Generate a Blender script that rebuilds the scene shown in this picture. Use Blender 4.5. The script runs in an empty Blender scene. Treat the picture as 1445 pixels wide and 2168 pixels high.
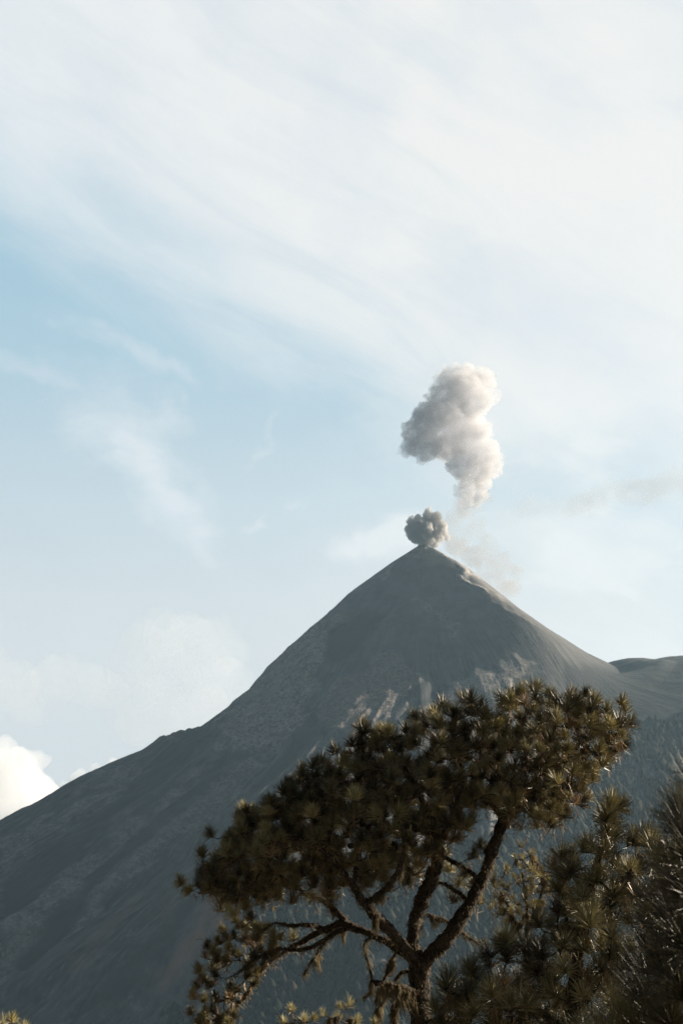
import bpy, math, random
import numpy as np
from mathutils import Vector, Matrix, Euler

random.seed(7)
RNG = np.random.default_rng(11)
R = math.radians

# ------------------------------------------------------------------ camera
scene = bpy.context.scene
PITCH = R(6.0)
FPX = 50.0 / 36.0 * 2168.0          # focal length in photograph pixels
cam_d = bpy.data.cameras.new("camera")
cam_d.sensor_fit = 'VERTICAL'
cam_d.sensor_height = 36.0
cam_d.lens = 50.0
cam_d.clip_start = 0.1
cam_d.clip_end = 60000.0
cam_d.dof.use_dof = True
cam_d.dof.focus_distance = 21.0
cam_d.dof.aperture_fstop = 5.0
cam = bpy.data.objects.new("camera", cam_d)
cam.location = (0, 0, 0)
cam.rotation_euler = (R(90) + PITCH, 0, 0)
scene.collection.objects.link(cam)
scene.camera = cam

# ------------------------------------------------------------------ light
SUN_AZ, SUN_EL = R(69.0), R(18.5)    # azimuth from +Y towards +X
SUN_DIR = Vector((math.cos(SUN_EL) * math.sin(SUN_AZ), math.cos(SUN_EL) * math.cos(SUN_AZ), math.sin(SUN_EL)))
sun_d = bpy.data.lights.new("sun", 'SUN')
sun_d.energy = 5.0
sun_d.angle = R(0.5)
sun_d.color = (1.0, 0.87, 0.70)
sun = bpy.data.objects.new("sun", sun_d)
sun.rotation_euler = SUN_DIR.to_track_quat('Z', 'Y').to_euler()
sun.location = (300, 200, 900)
scene.collection.objects.link(sun)

scene.view_settings.view_transform = 'Standard'
scene.view_settings.look = 'None'
scene.view_settings.exposure = 1.35
scene.view_settings.gamma = 1.0
scene.view_settings.use_curve_mapping = False
scene.render.engine = 'CYCLES'
scene.cycles.max_bounces = 12
scene.cycles.diffuse_bounces = 1
scene.cycles.glossy_bounces = 2
scene.cycles.transmission_bounces = 4
scene.cycles.transparent_max_bounces = 24
scene.cycles.volume_bounces = 10
scene.cycles.volume_step_rate = 2.0
scene.cycles.volume_max_steps = 128
scene.cycles.use_denoising = True
scene.cycles.denoising_prefilter = 'NONE'
scene.cycles.sample_clamp_indirect = 6.0

# ------------------------------------------------------------------ helpers: photograph pixel <-> space
CP, SP = math.cos(PITCH), math.sin(PITCH)

def ray(px, py):
    a = (px - 722.5) / FPX
    b = (1084.0 - py) / FPX
    return np.array([a, CP - b * SP, SP + b * CP])

def at(px, py, depth):
    """Point seen at photograph pixel (px, py), `depth` metres ahead along +Y."""
    d = ray(px, py)
    return d * (depth / d[1])

def to_px(p):
    x, y, z = p[..., 0], p[..., 1], p[..., 2]
    fwd = y * CP + z * SP
    up = -y * SP + z * CP
    return 722.5 + x / fwd * FPX, 1084.0 - up / fwd * FPX

def azel(px, py):
    d = ray(px, py)
    return math.atan2(d[0], d[1]), math.asin(d[2] / np.linalg.norm(d))

# ------------------------------------------------------------------ helpers: node expressions
class Ex:
    """A float socket with arithmetic: builds Math nodes."""
    def __init__(s, t, k): s.t, s.k = t, k
    def _m(s, op, *a, clamp=False):
        n = s.t.nodes.new('ShaderNodeMath'); n.operation = op; n.use_clamp = clamp
        for i, v in enumerate((s,) + a):
            if isinstance(v, Ex): s.t.links.new(v.k, n.inputs[i])
            else: n.inputs[i].default_value = v
        return Ex(s.t, n.outputs[0])
    def __add__(s, o): return s._m('ADD', o)
    def __sub__(s, o): return s._m('SUBTRACT', o)
    def __mul__(s, o): return s._m('MULTIPLY', o)
    __radd__ = __add__
    __rmul__ = __mul__
    def __rsub__(s, o): return (s * -1.0) + o
    def max(s, o): return s._m('MAXIMUM', o)
    def min(s, o): return s._m('MINIMUM', o)
    def abs(s): return s._m('ABSOLUTE')
    def exp(s): return s._m('EXPONENT')
    def clamp(s): return s._m('ADD', 0.0, clamp=True)
    def smooth(s, a, b):
        n = s.t.nodes.new('ShaderNodeMapRange'); n.interpolation_type = 'SMOOTHSTEP'
        s.t.links.new(s.k, n.inputs['Value'])
        n.inputs['From Min'].default_value = a; n.inputs['From Max'].default_value = b
        return Ex(s.t, n.outputs[0])

def noise_node(t, vec, scale, detail=4.0, rough=0.55, dist=0.0):
    n = t.nodes.new('ShaderNodeTexNoise')
    if vec is not None: t.links.new(vec, n.inputs['Vector'])
    n.inputs['Scale'].default_value = scale
    n.inputs['Detail'].default_value = detail
    n.inputs['Roughness'].default_value = rough
    n.inputs['Distortion'].default_value = dist
    return Ex(t, n.outputs['Fac'])

def combine(t, x, y, z=0.0):
    n = t.nodes.new('ShaderNodeCombineXYZ')
    for i, v in enumerate((x, y, z)):
        if isinstance(v, Ex): t.links.new(v.k, n.inputs[i])
        else: n.inputs[i].default_value = v
    return n.outputs[0]

def mixc(t, f, a, b):
    n = t.nodes.new('ShaderNodeMix'); n.data_type = 'RGBA'; n.clamp_factor = True
    for idx, v in ((0, f), (6, a), (7, b)):
        if isinstance(v, Ex): v = v.k
        if isinstance(v, (int, float)): n.inputs[idx].default_value = v
        elif isinstance(v, tuple): n.inputs[idx].default_value = v + (1.0,) if len(v) == 3 else v
        else: t.links.new(v, n.inputs[idx])
    return n.outputs[2]

# ------------------------------------------------------------------ world: sky and high cloud
world = bpy.data.worlds.new("World")
scene.world = world
world.use_nodes = True
wt = world.node_tree
wt.nodes.clear()
wo = wt.nodes.new('ShaderNodeOutputWorld')
bg = wt.nodes.new('ShaderNodeBackground')
wt.links.new(bg.outputs[0], wo.inputs[0])
bg.inputs['Strength'].default_value = 0.05
tc = wt.nodes.new('ShaderNodeTexCoord')
sep = wt.nodes.new('ShaderNodeSeparateXYZ')
wt.links.new(tc.outputs['Generated'], sep.inputs[0])
dx, dy, dz = (Ex(wt, sep.outputs[i]) for i in range(3))
AZ = dx._m('ARCTAN2', dy)
EL = dz._m('ARCSINE')
sky = wt.nodes.new('ShaderNodeTexSky')
sky.sky_type = 'NISHITA'
sky.sun_disc = False
sky.sun_elevation = SUN_EL
sky.sun_rotation = SUN_AZ
sky.altitude = 1500
sky.air_density = 1.0
sky.dust_density = 1.5
sky.ozone_density = 0.6
skyvec = combine(wt, dx, dy, dz.abs().max(0.03))
wt.links.new(skyvec, sky.inputs['Vector'])

# turn the direction into a frame whose first axis runs along the cirrus fibres (down to the right)
ang = math.atan(0.55)
ca, sa = math.cos(ang), math.sin(ang)
along = AZ * ca - EL * sa
across = AZ * sa + EL * ca
fib = combine(wt, along * 2.2, across * 9.0, 0.0)
n_f = noise_node(wt, fib, 2.2, 7.0, 0.6, 0.6)
n_b = noise_node(wt, combine(wt, AZ, EL, 3.0), 7.0, 5.0, 0.55, 0.3)
n_s = noise_node(wt, combine(wt, AZ * 9.0, EL * 30.0, 1.0), 1.3, 5.0, 0.6, 0.8)

w1 = noise_node(wt, combine(wt, AZ, EL, 7.0), 5.0, 6.0, 0.6, 0.4)
w2 = noise_node(wt, combine(wt, AZ, EL, 11.0), 5.0, 6.0, 0.6, 0.4)
AZW = AZ + (w1 - 0.5) * 0.20
ELW = EL + (w2 - 0.5) * 0.14

def blob(px, py, rl, rs, deg):
    """Soft elliptical cloud patch: centre, long and short radius in photograph pixels, angle of the long axis."""
    a0, e0 = azel(px, py)
    c, s_ = math.cos(R(deg)), math.sin(R(deg))
    u = ((AZW - a0) * c + (ELW - e0) * s_) * (FPX / rl)
    v = ((ELW - e0) * c - (AZW - a0) * s_) * (FPX / rs)
    return ((u * u + v * v) * -1.0).exp()

a1, e1 = azel(0, 430)
a2, e2 = azel(850, 890)
slope = (e2 - e1) / (a2 - a1)
side = EL - e1 - (AZ - a1) * slope + (n_f - 0.5) * 0.10 + (n_b - 0.5) * 0.07
veil = side.smooth(-0.075, 0.105)
veil = veil * ((n_f - 0.5) * 0.35 + 0.97).min(1.0)
a3, e3 = azel(900, 930)
rightbank = (AZ - a3 + (n_b - 0.5) * 0.10).smooth(-0.03, 0.05) * ((EL - e3) + (n_b - 0.5) * 0.06).smooth(-0.05, 0.02)
cover = veil.max(rightbank)
for px, py, rl, rs, deg, k in ((360, 1000, 230, 95, -42, 1.15), (440, 1090, 100, 70, -50, 1.1), (830, 1090, 115, 62, 8, 1.1),
                               (622, 1082, 55, 17, 48, 0.8), (565, 890, 65, 26, 55, 0.55), (150, 800, 190, 26, -8, 0.42), (250, 720, 160, 30, -25, 0.35),
                               (1290, 1030, 190, 45, 10, 0.9), (130, 1072, 50, 7, -18, 0.35), (340, 1160, 90, 9, -22, 0.4),
                               (1320, 1180, 420, 220, 0, 0.95), (1330, 1310, 170, 60, 5, 0.75), (1200, 900, 420, 120, 0, 0.9)):
    b = blob(px, py, rl, rs, deg)
    cover = cover.max((b * k * ((n_b - 0.5) * 1.6 + (n_s - 0.5) * 1.2 + (n_f - 0.5) * 1.2 + 0.95)).max(0.0).min(0.9))
fine = (n_s - 0.5).max(0.0) * 0.5
cover = (cover + fine * 0.5 * (1.0 - cover)).clamp()
warm0 = AZ.smooth(-0.1, 0.2)
near_h = (EL.max(0.0) * -1.0 * 7.5).exp() * (warm0 * 0.42 + 0.55)          # the air whitens towards the horizon
cover = cover.max(near_h)
front = (AZ.abs()).smooth(0.62, 0.27)                       # cloud lies ahead; the unseen sky elsewhere is dimmed to lower ambient light
front = front * EL.smooth(0.8, 0.46)
cover = cover * (front * 0.92 + 0.08)
skyc = wt.nodes.new('ShaderNodeHueSaturation')
skyc.inputs['Saturation'].default_value = 0.95
skyc.inputs['Value'].default_value = 0.22
skyc.inputs['Hue'].default_value = 0.485
wt.links.new(sky.outputs[0], skyc.inputs['Color'])
warm = (AZ + EL * 0.3).smooth(-0.25, 0.25)
white = mixc(wt, warm, (6.3, 6.65, 6.9), (6.85, 6.82, 6.7))
shade = mixc(wt, n_b.smooth(0.3, 0.55) * 0.5 + n_f.smooth(0.3, 0.6) * 0.5, (5.8, 6.15, 6.5), white)
def K(*c): return tuple(0.81 * x for x in c)
# a chosen blue restores the dimmed sky ahead, palest just over the horizon
pale = mixc(wt, EL.max(0.0).smooth(0.0, 0.26), K(6.8, 7.3, 7.6), K(4.0, 6.2, 7.6))
blue = mixc(wt, front * 0.85, skyc.outputs[0], pale)
wt.links.new(mixc(wt, cover, blue, shade), bg.inputs['Color'])

# ------------------------------------------------------------------ object helpers
def link(o):
    scene.collection.objects.link(o); return o

def tag(o, label=None, cat=None, group=None, kind=None):
    if label: o['label'] = label
    if cat: o['category'] = cat
    if group: o['group'] = group
    if kind: o['kind'] = kind
    return o

def mesh_np(name, verts, faces_list, mat=None, smooth=True):
    """verts n x 3; faces_list: list of (m x k) int arrays with k = 3 or 4."""
    me = bpy.data.meshes.new(name)
    verts = np.asarray(verts, dtype=np.float32)
    me.vertices.add(len(verts))
    me.vertices.foreach_set("co", verts.ravel())
    loops = np.concatenate([np.asarray(f).ravel() for f in faces_list]).astype(np.int32)
    tot = np.concatenate([np.full(len(f), np.asarray(f).shape[1]) for f in faces_list]).astype(np.int32)
    start = np.concatenate([[0], np.cumsum(tot)[:-1]]).astype(np.int32)
    me.loops.add(len(loops))
    me.loops.foreach_set("vertex_index", loops)
    me.polygons.add(len(tot))
    me.polygons.foreach_set("loop_start", start)
    me.polygons.foreach_set("use_smooth", np.full(len(tot), smooth))
    me.update(calc_edges=True)
    me.validate()
    if mat: me.materials.append(mat)
    return me

def attr(me, name, data, kind='FLOAT'):
    a = me.attributes.new(name, kind, 'POINT')
    if kind == 'FLOAT': a.data.foreach_set('value', np.asarray(data, np.float32).ravel())
    else: a.data.foreach_set('vector', np.asarray(data, np.float32).ravel())

def obj(name, me, parent=None):
    o = bpy.data.objects.new(name, me); link(o)
    if parent: o.parent = parent
    return o

def new_mat(name):
    m = bpy.data.materials.new(name); m.use_nodes = True
    t = m.node_tree; t.nodes.clear()
    out = t.nodes.new('ShaderNodeOutputMaterial')
    return m, t, out

def attr_node(t, name):
    n = t.nodes.new('ShaderNodeAttribute'); n.attribute_name = name; return n

# gradient noise in numpy
_perm = np.random.default_rng(3).permutation(4096).astype(np.int64)
_grad = np.random.default_rng(4).normal(size=(4096, 3)); _grad /= np.linalg.norm(_grad, axis=1)[:, None]
def perlin(p):
    i = np.floor(p).astype(np.int64); f = p - i
    u = f * f * f * (f * (f * 6 - 15) + 10)
    def g(ox, oy, oz):
        h = _perm[(_perm[(_perm[(i[:, 0] + ox) & 4095] + i[:, 1] + oy) & 4095] + i[:, 2] + oz) & 4095]
        q = _grad[h]
        return q[:, 0] * (f[:, 0] - ox) + q[:, 1] * (f[:, 1] - oy) + q[:, 2] * (f[:, 2] - oz)
    def lp(a, b, w): return a + (b - a) * w
    x00 = lp(g(0, 0, 0), g(1, 0, 0), u[:, 0]); x10 = lp(g(0, 1, 0), g(1, 1, 0), u[:, 0])
    x01 = lp(g(0, 0, 1), g(1, 0, 1), u[:, 0]); x11 = lp(g(0, 1, 1), g(1, 1, 1), u[:, 0])
    return lp(lp(x00, x10, u[:, 1]), lp(x01, x11, u[:, 1]), u[:, 2]) * 1.6
def fbm(p, oct=4, gain=0.5, ridged=False):
    s = np.zeros(len(p)); a = 1.0; q = np.array(p, dtype=np.float64)
    for k in range(oct):
        n = perlin(q + 17.3 * k)
        if ridged: n = 1.0 - 2.0 * np.abs(n)
        s += a * n; a *= gain; q = q * 2.03
    return s
def sstep(x, a, b):
    t_ = np.clip((x - a) / (b - a), 0, 1); return t_ * t_ * (3 - 2 * t_)

def poly_sd(px, py, poly):
    """Signed distance in pixels to a polygon, positive inside."""
    P = np.asarray(poly, float); n = len(P)
    d = np.full(px.shape, 1e9); ins = np.zeros(px.shape, bool)
    for k in range(n):
        a, b = P[k], P[(k + 1) % n]
        e = b - a; L = max((e ** 2).sum(), 1e-9)
        tt = np.clip(((px - a[0]) * e[0] + (py - a[1]) * e[1]) / L, 0, 1)
        d = np.minimum(d, np.hypot(px - a[0] - tt * e[0], py - a[1] - tt * e[1]))
        c = (a[1] > py) != (b[1] > py)
        with np.errstate(divide='ignore', invalid='ignore'):
            ins ^= c & (px < (b[0] - a[0]) * (py - a[1]) / (b[1] - a[1] + 1e-12) + a[0])
    return np.where(ins, d, -d)

# ------------------------------------------------------------------ volcano
SUMMIT = at(893, 1150, 3000.0)
SX, SY, SZ = SUMMIT
LEFT = np.array([(0, 0), (30, 20), (63, 41), (153, 108), (203, 159), (273, 222), (318, 267), (353, 311), (403, 351), (453, 386), (503, 414), (530, 405),
                 (573, 442), (643, 478), (713, 511), (793, 566), (893, 622), (1100, 735), (1500, 930), (2200, 1220), (3200, 1540)], float)
FRONT = np.array([(0, 0), (60, 36), (130, 88), (220, 158), (330, 238), (480, 335), (700, 452), (1000, 585), (1370, 715), (1800, 845), (2200, 950), (3200, 1100)], float)
RIGHT = np.array([(0, 0), (20, 11), (37, 21), (67, 40), (97, 62), (137, 97), (187, 132), (237, 169), (287, 197), (337, 229), (397, 257), (427, 247), (447, 243),
                  (477, 243), (507, 246), (537, 241), (560, 239), (700, 236), (1000, 246), (1500, 300), (2200, 420), (3200, 700)], float)
BACK = np.array([(0, 0), (100, 60), (300, 220), (700, 480), (1500, 900), (3200, 1400)], float)

def base_height(th, r):
    """th: azimuth about the summit, 0 towards the camera, positive to the right."""
    L = np.interp(r / 1.03, LEFT[:, 0], LEFT[:, 1]); F = np.interp(r, FRONT[:, 0], FRONT[:, 1])
    Q = np.interp(r / 1.02, RIGHT[:, 0], RIGHT[:, 1]); B = np.interp(r, BACK[:, 0], BACK[:, 1])
    d = np.degrees(th)
    wl = sstep(-d, 5, 80) * (1 - sstep(-d, 105, 170)); wr = sstep(d, 25, 82) * (1 - sstep(d, 100, 165))
    wb = sstep(np.abs(d), 100, 165); wf = np.clip(1 - wl - wr - wb, 0, 1)
    D0 = (wl * L + wr * Q + wb * B + wf * F) / (wl + wr + wb + wf)
    # the upper cone has a flat face turned a little to the left and a smooth right flank; they meet in a spur
    g1 = np.clip(0.745 * np.cos(th + R(12)), 0.02, None); g2 = np.clip(0.70 * np.cos(th - R(80)), 0.02, None)
    g = (g1 ** 14 + g2 ** 14) ** (1 / 14.0)
    rs = np.interp(r, [0, 40, 100, 200, 330, 600], [0, 28, 80, 196, 330, 590])
    w = sstep(d, -40, -8) * (1 - sstep(d, 78, 95)) * (1 - sstep(r, 310, 500))
    return SZ - (D0 * (1 - w) + rs * g * w)

th_front = np.linspace(R(-125), R(125), 1500)
th_back = np.linspace(R(125), R(235), 160)[1:-1]
TH = np.concatenate([th_front, th_back])
RR = np.concatenate([[1.0], np.linspace(4, 1500, 430), np.linspace(1510, 3200, 90)])
tg, rg = np.meshgrid(TH, RR, indexing='xy')
th, rr = tg.ravel(), rg.ravel()
hx, hy = SX + rr * np.sin(th), SY - rr * np.cos(th)
hz = base_height(th, rr)
P0 = np.stack([hx, hy, hz], 1)
ppx, ppy = to_px(np.where(P0[:, 1:2] > 100, P0, np.array([[0, 100, -900.0]])))

cyl = np.stack([np.cos(th), np.sin(th), np.zeros_like(th)], 1)
wob = fbm(np.stack([hx / 260, hy / 260, np.zeros_like(hx)], 1), 3) * 0.028
thw = th + wob * sstep(rr, 100, 600)
def flow(k, L, z=0.0):
    return np.stack([np.cos(thw) * k + z, np.sin(thw) * k, rr / L + z], 1)
grow = sstep(rr, 120, 850)
rightside = sstep(np.degrees(th), -38, 34) * (1 - sstep(rr, 380, 480))     # the smooth ash flank
gul = fbm(flow(5, 900), 3, 0.55) * 26 * grow
gul += fbm(flow(16, 420, 5.2), 4, 0.55, True) * 8.0 * sstep(rr, 260, 1100)
gul += fbm(flow(45, 200, 9.1), 3, 0.55, True) * 2.2 * sstep(rr, 420, 1100)
gul *= (1 - 0.45 * sstep(rr, 1000, 1600)) * (1 - 0.93 * rightside) * (1 - 0.82 * sstep(np.degrees(th), 10, 50))
# rock outcrops (photographed outlines laid on the slope as harder rock)
wpx = ppx + fbm(np.stack([hx / 60, hy / 60, hz / 60], 1), 3) * 26
wpy = ppy + fbm(np.stack([hx / 60 + 9, hy / 60, hz / 60], 1), 3) * 26
ROCKS = [
    ([(575, 1380), (640, 1330), (720, 1290), (765, 1320), (700, 1400), (655, 1450), (645, 1520), (600, 1560), (540, 1590), (470, 1592), (455, 1550), (490, 1500), (530, 1440)], 1.0, 0.35),
    ([(868, 1278), (900, 1288), (955, 1322), (945, 1334), (895, 1306)], 0.55, 0.1),
    ([(800, 1385), (860, 1400), (885, 1425), (850, 1480), (780, 1540), (700, 1560), (665, 1530), (670, 1490), (700, 1450), (740, 1420)], 0.75, 0.8),
    ([(800, 1520), (880, 1480), (950, 1440), (1060, 1400), (1135, 1405), (1090, 1450), (950, 1490), (850, 1530)], 0.6, 0.2),
    ([(0, 1800), (130, 1720), (230, 1650), (290, 1620), (280, 1660), (120, 1765), (0, 1860)], 0.55, 0.15),
    ([(938, 1166), (965, 1180), (1000, 1212), (1025, 1246), (975, 1222), (945, 1190)], 1.0, 0.2),
    ([(0, 1960), (250, 1780), (450, 1600), (560, 1600), (420, 1750), (170, 1950), (0, 2070)], 0.55, 0.15),
    ([(840, 1170), (885, 1150), (880, 1165), (800, 1215), (740, 1262), (745, 1245)], 0.7, 0.1),
    ([(1000, 1210), (1060, 1260), (1150, 1328), (1142, 1336), (1050, 1276), (1000, 1240)], 0.3, 0.1),
]
rock = np.zeros_like(th); brown = np.zeros_like(th)
for poly, s, b in ROCKS:
    m_ = sstep(poly_sd(wpx, wpy, poly), -10, 12)
    rock = np.maximum(rock, m_ * s); brown = np.maximum(brown, m_ * b)
vis = (np.abs(th) < R(115)) & (hy > 100)
rock *= vis; brown *= vis
patch = sstep(fbm(flow(14, 260, 3.3), 4, 0.55), 0.25, 0.8) * sstep(rr, 350, 800) * (1 - rightside)
rock = np.maximum(rock, patch * 0.45)
CHUTES_AND_SHADE = [[(655, 1505), (700, 1560), (640, 1620), (560, 1700), (540, 1690), (600, 1590)],
          [(935, 1440), (955, 1450), (800, 1570), (690, 1690), (560, 1850), (540, 1840), (700, 1640), (800, 1548)],  # scarp band: the shade of the step put into the colour as dark ash
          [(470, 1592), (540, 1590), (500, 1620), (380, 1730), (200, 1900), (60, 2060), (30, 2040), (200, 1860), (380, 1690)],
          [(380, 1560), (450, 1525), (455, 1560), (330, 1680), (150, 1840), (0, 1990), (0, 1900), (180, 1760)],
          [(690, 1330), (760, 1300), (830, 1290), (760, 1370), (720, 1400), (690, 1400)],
          [(1190, 1404), (1290, 1406), (1600, 1384), (1750, 1600), (1300, 1570), (1190, 1490)],  # right shoulder: scrub ground, darkened further to stand for its shade
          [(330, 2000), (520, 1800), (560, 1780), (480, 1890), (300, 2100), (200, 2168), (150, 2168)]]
chute_shade = np.zeros_like(th)
for poly in CHUTES_AND_SHADE: chute_shade = np.maximum(chute_shade, sstep(poly_sd(ppx + 0.3 * (wpx - ppx), ppy + 0.3 * (wpy - ppy), poly), -9, 11))
chute_shade *= vis
rock *= 1 - chute_shade
PALE = [(925, 1160), (965, 1180), (1000, 1212), (1028, 1246), (985, 1226), (945, 1192)]
pale_r = sstep(poly_sd(wpx, wpy, PALE), -8, 6) * vis
p3 = np.stack([hx, hy, hz], 1)
crag = (fbm(p3 / 70.0, 5, 0.55, True) * 6 + fbm(p3 / 20.0 + 5, 3, 0.6, True) * 3.5) * sstep(rr, 20, 260)
hz2 = hz + gul - 3.0 * chute_shade + 0.26 * rock ** 1.6 * (crag + 4 * sstep(rr, 20, 200)) + fbm(p3 / 14.0, 2, 0.5) * 0.7 * grow
RED = [[(375, 2050), (440, 1960), (480, 1920), (500, 1930), (470, 1990), (390, 2080), (340, 2110)], [(150, 2040), (250, 1950), (330, 1860), (270, 1960), (170, 2060)], [(330, 1960), (440, 1850), (520, 1760), (430, 1890), (350, 1980)]]
red = np.zeros_like(th)
for poly, k in zip(RED, (1.0, 0.5, 0.45)):
    red = np.maximum(red, k * sstep(poly_sd(ppx + 0.4 * (wpx - ppx), ppy + 0.4 * (wpy - ppy), poly), -22, 16))
red *= vis
# the crater lip
lip = np.exp(-((rr - 26) / 12.0) ** 2) * 1.2 * (0.5 + fbm(np.stack([np.cos(th) * 3, np.sin(th) * 3, rr * 0 + 2], 1), 2))
hz2 += lip * 0.3
V = np.stack([hx, hy, hz2], 1)
nc, nr = len(TH), len(RR)
idx = np.arange(nc * nr).reshape(nr, nc)
nx_ = np.roll(idx, -1, axis=1)
quads = np.stack([idx[:-1], idx[1:], nx_[1:], nx_[:-1]], -1).reshape(-1, 4)

vm, t, out = new_mat("volcanic_ash_and_rock")
pb = t.nodes.new('ShaderNodeBsdfPrincipled'); t.links.new(pb.outputs[0], out.inputs['Surface'])
pb.inputs['Roughness'].default_value = 0.95
pb.inputs['Specular IOR Level'].default_value = 0.15
fl = attr_node(t, 'flow'); rk = Ex(t, attr_node(t, 'rock').outputs['Fac']); rd = Ex(t, attr_node(t, 'red').outputs['Fac']); br = Ex(t, attr_node(t, 'brown').outputs['Fac'])
geo = t.nodes.new('ShaderNodeTexCoord')
n1 = noise_node(t, fl.outputs['Vector'], 1.0, 8.0, 0.65)
n4 = noise_node(t, fl.outputs['Vector'], 3.7, 6.0, 0.65)
n2 = noise_node(t, geo.outputs['Object'], 0.03, 8.0, 0.65)
n3 = noise_node(t, geo.outputs['Object'], 0.14, 6.0, 0.7)
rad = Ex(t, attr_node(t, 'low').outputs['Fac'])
ash = mixc(t, ((n1 * 0.6 + n4 * 0.4) * (rad * 0.65 + 0.35) + (n2 * 0.4 + 0.22) * (0.65 - rad * 0.65)).smooth(0.36, 0.64), (0.020, 0.022, 0.024), (0.12, 0.118, 0.118))
ash = mixc(t, (1.0 - rad) * 0.65, ash, mixc(t, n2.smooth(0.35, 0.65), (0.14, 0.14, 0.142), (0.20, 0.196, 0.193)))  # paler ash towards the summit, standing in for brighter haze there
ash = mixc(t, n4.smooth(0.56, 0.62) * n2.smooth(0.42, 0.58) * rad * 0.6, ash, (0.17, 0.165, 0.16))
rockc = mixc(t, (n2 * 0.5 + n3 * 0.5).smooth(0.38, 0.62), (0.13, 0.122, 0.118), (0.50, 0.455, 0.42))
rockb = mixc(t, n3.smooth(0.35, 0.65), (0.11, 0.083, 0.068), (0.34, 0.25, 0.20))
rockc = mixc(t, br * n2.smooth(0.3, 0.55), rockc, rockb)
col = mixc(t, (rk * (n3 * 0.9 + 0.45)).clamp(), ash, rockc)
crk = noise_node(t, geo.outputs['Object'], 0.045, 4.0, 0.6, 0.6)
col = mixc(t, (1.0 - (crk - 0.5).abs().smooth(0.0, 0.035)) * rk * 0.75, col, (0.03, 0.031, 0.033))
col = mixc(t, Ex(t, attr_node(t, 'chute_shade').outputs['Fac']) * 0.85, col, (0.026, 0.028, 0.030))  # dark ash in the chutes, painted shade on scarp and right shoulder
col = mixc(t, Ex(t, attr_node(t, 'pale').outputs['Fac']) * n3.smooth(0.38, 0.6), col, (0.36, 0.34, 0.33))
col = mixc(t, rd * n1.smooth(0.3, 0.55) * 0.75, col, (0.28, 0.135, 0.09))
speck = n3.smooth(0.68, 0.76) * n2.smooth(0.5, 0.6) * 0.6
col = mixc(t, speck, col, (0.34, 0.32, 0.31))
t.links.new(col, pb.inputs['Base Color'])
bmp = t.nodes.new('ShaderNodeBump'); bmp.inputs['Distance'].default_value = 12.0; bmp.inputs['Strength'].default_value = 0.7
hsum = n2 * 0.7 * (rk + 0.25) + n3 * 0.3 * (rk * 1.2 + 0.2) + n1 * 0.05 + n4 * rad * 0.16
t.links.new(hsum.k, bmp.inputs['Height']); t.links.new(bmp.outputs[0], pb.inputs['Normal'])
vme = mesh_np('volcano', V, [quads], vm)
attr(vme, 'rock', rock); attr(vme, 'red', red); attr(vme, 'brown', brown); attr(vme, 'chute_shade', chute_shade); attr(vme, 'pale', pale_r); attr(vme, 'low', sstep(rr, 130, 480))
attr(vme, 'flow', np.stack([thw * 26, rr / 170.0, np.zeros_like(rr)], 1), 'FLOAT_VECTOR')
volcano = tag(obj('volcano', vme), 'dark grey ash covered volcano cone with reddish rock outcrops and smoking summit', 'volcano', kind='structure')

def volcano_z(x, y):
    r_ = np.hypot(x - SX, y - SY); t_ = np.arctan2(x - SX, -(y - SY))
    j = np.clip(np.searchsorted(RR, r_), 1, nr - 1)
    i = np.clip(np.searchsorted(th_front, t_), 0, len(th_front) - 1)
    w = np.clip((r_ - RR[j - 1]) / (RR[j] - RR[j - 1]), 0, 1)
    Z = hz2.reshape(nr, nc)
    return Z[j - 1, i] * (1 - w) + Z[j, i] * w

# ------------------------------------------------------------------ the near hillside (below the frame, carries the pines)
def ground_z(x, y):
    return -1.7 - 0.37 * y - 0.00002 * y * y + 0.02 * x + 0.25 * np.sin(x * 0.7) * np.sin(y * 0.5)
gx = np.concatenate([np.linspace(-700, -30, 30), np.linspace(-28, 28, 80), np.linspace(30, 700, 30)])
gy = np.concatenate([np.linspace(-120, -6, 20), np.linspace(-5, 60, 100), np.linspace(65, 1000, 60)])
GX, GY = np.meshgrid(gx, gy)
GZ = ground_z(GX, GY)
gi = np.arange(GX.size).reshape(GX.shape)
gq = np.stack([gi[:-1, :-1], gi[:-1, 1:], gi[1:, 1:], gi[1:, :-1]], -1).reshape(-1, 4)
gm, t, out = new_mat("dry_hillside_soil")
pb = t.nodes.new('ShaderNodeBsdfPrincipled'); t.links.new(pb.outputs[0], out.inputs['Surface'])
pb.inputs['Roughness'].default_value = 0.95
geo = t.nodes.new('ShaderNodeTexCoord')
n2 = noise_node(t, geo.outputs['Object'], 0.8, 8.0, 0.65)
t.links.new(mixc(t, n2.smooth(0.35, 0.65), (0.045, 0.04, 0.03), (0.11, 0.095, 0.06)), pb.inputs['Base Color'])
bmp = t.nodes.new('ShaderNodeBump'); bmp.inputs['Strength'].default_value = 0.6
t.links.new(n2.k, bmp.inputs['Height']); t.links.new(bmp.outputs[0], pb.inputs['Normal'])
tag(obj('hillside', mesh_np('hillside', np.stack([GX.ravel(), GY.ravel(), GZ.ravel()], 1), [gq], gm)), kind='structure')

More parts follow.
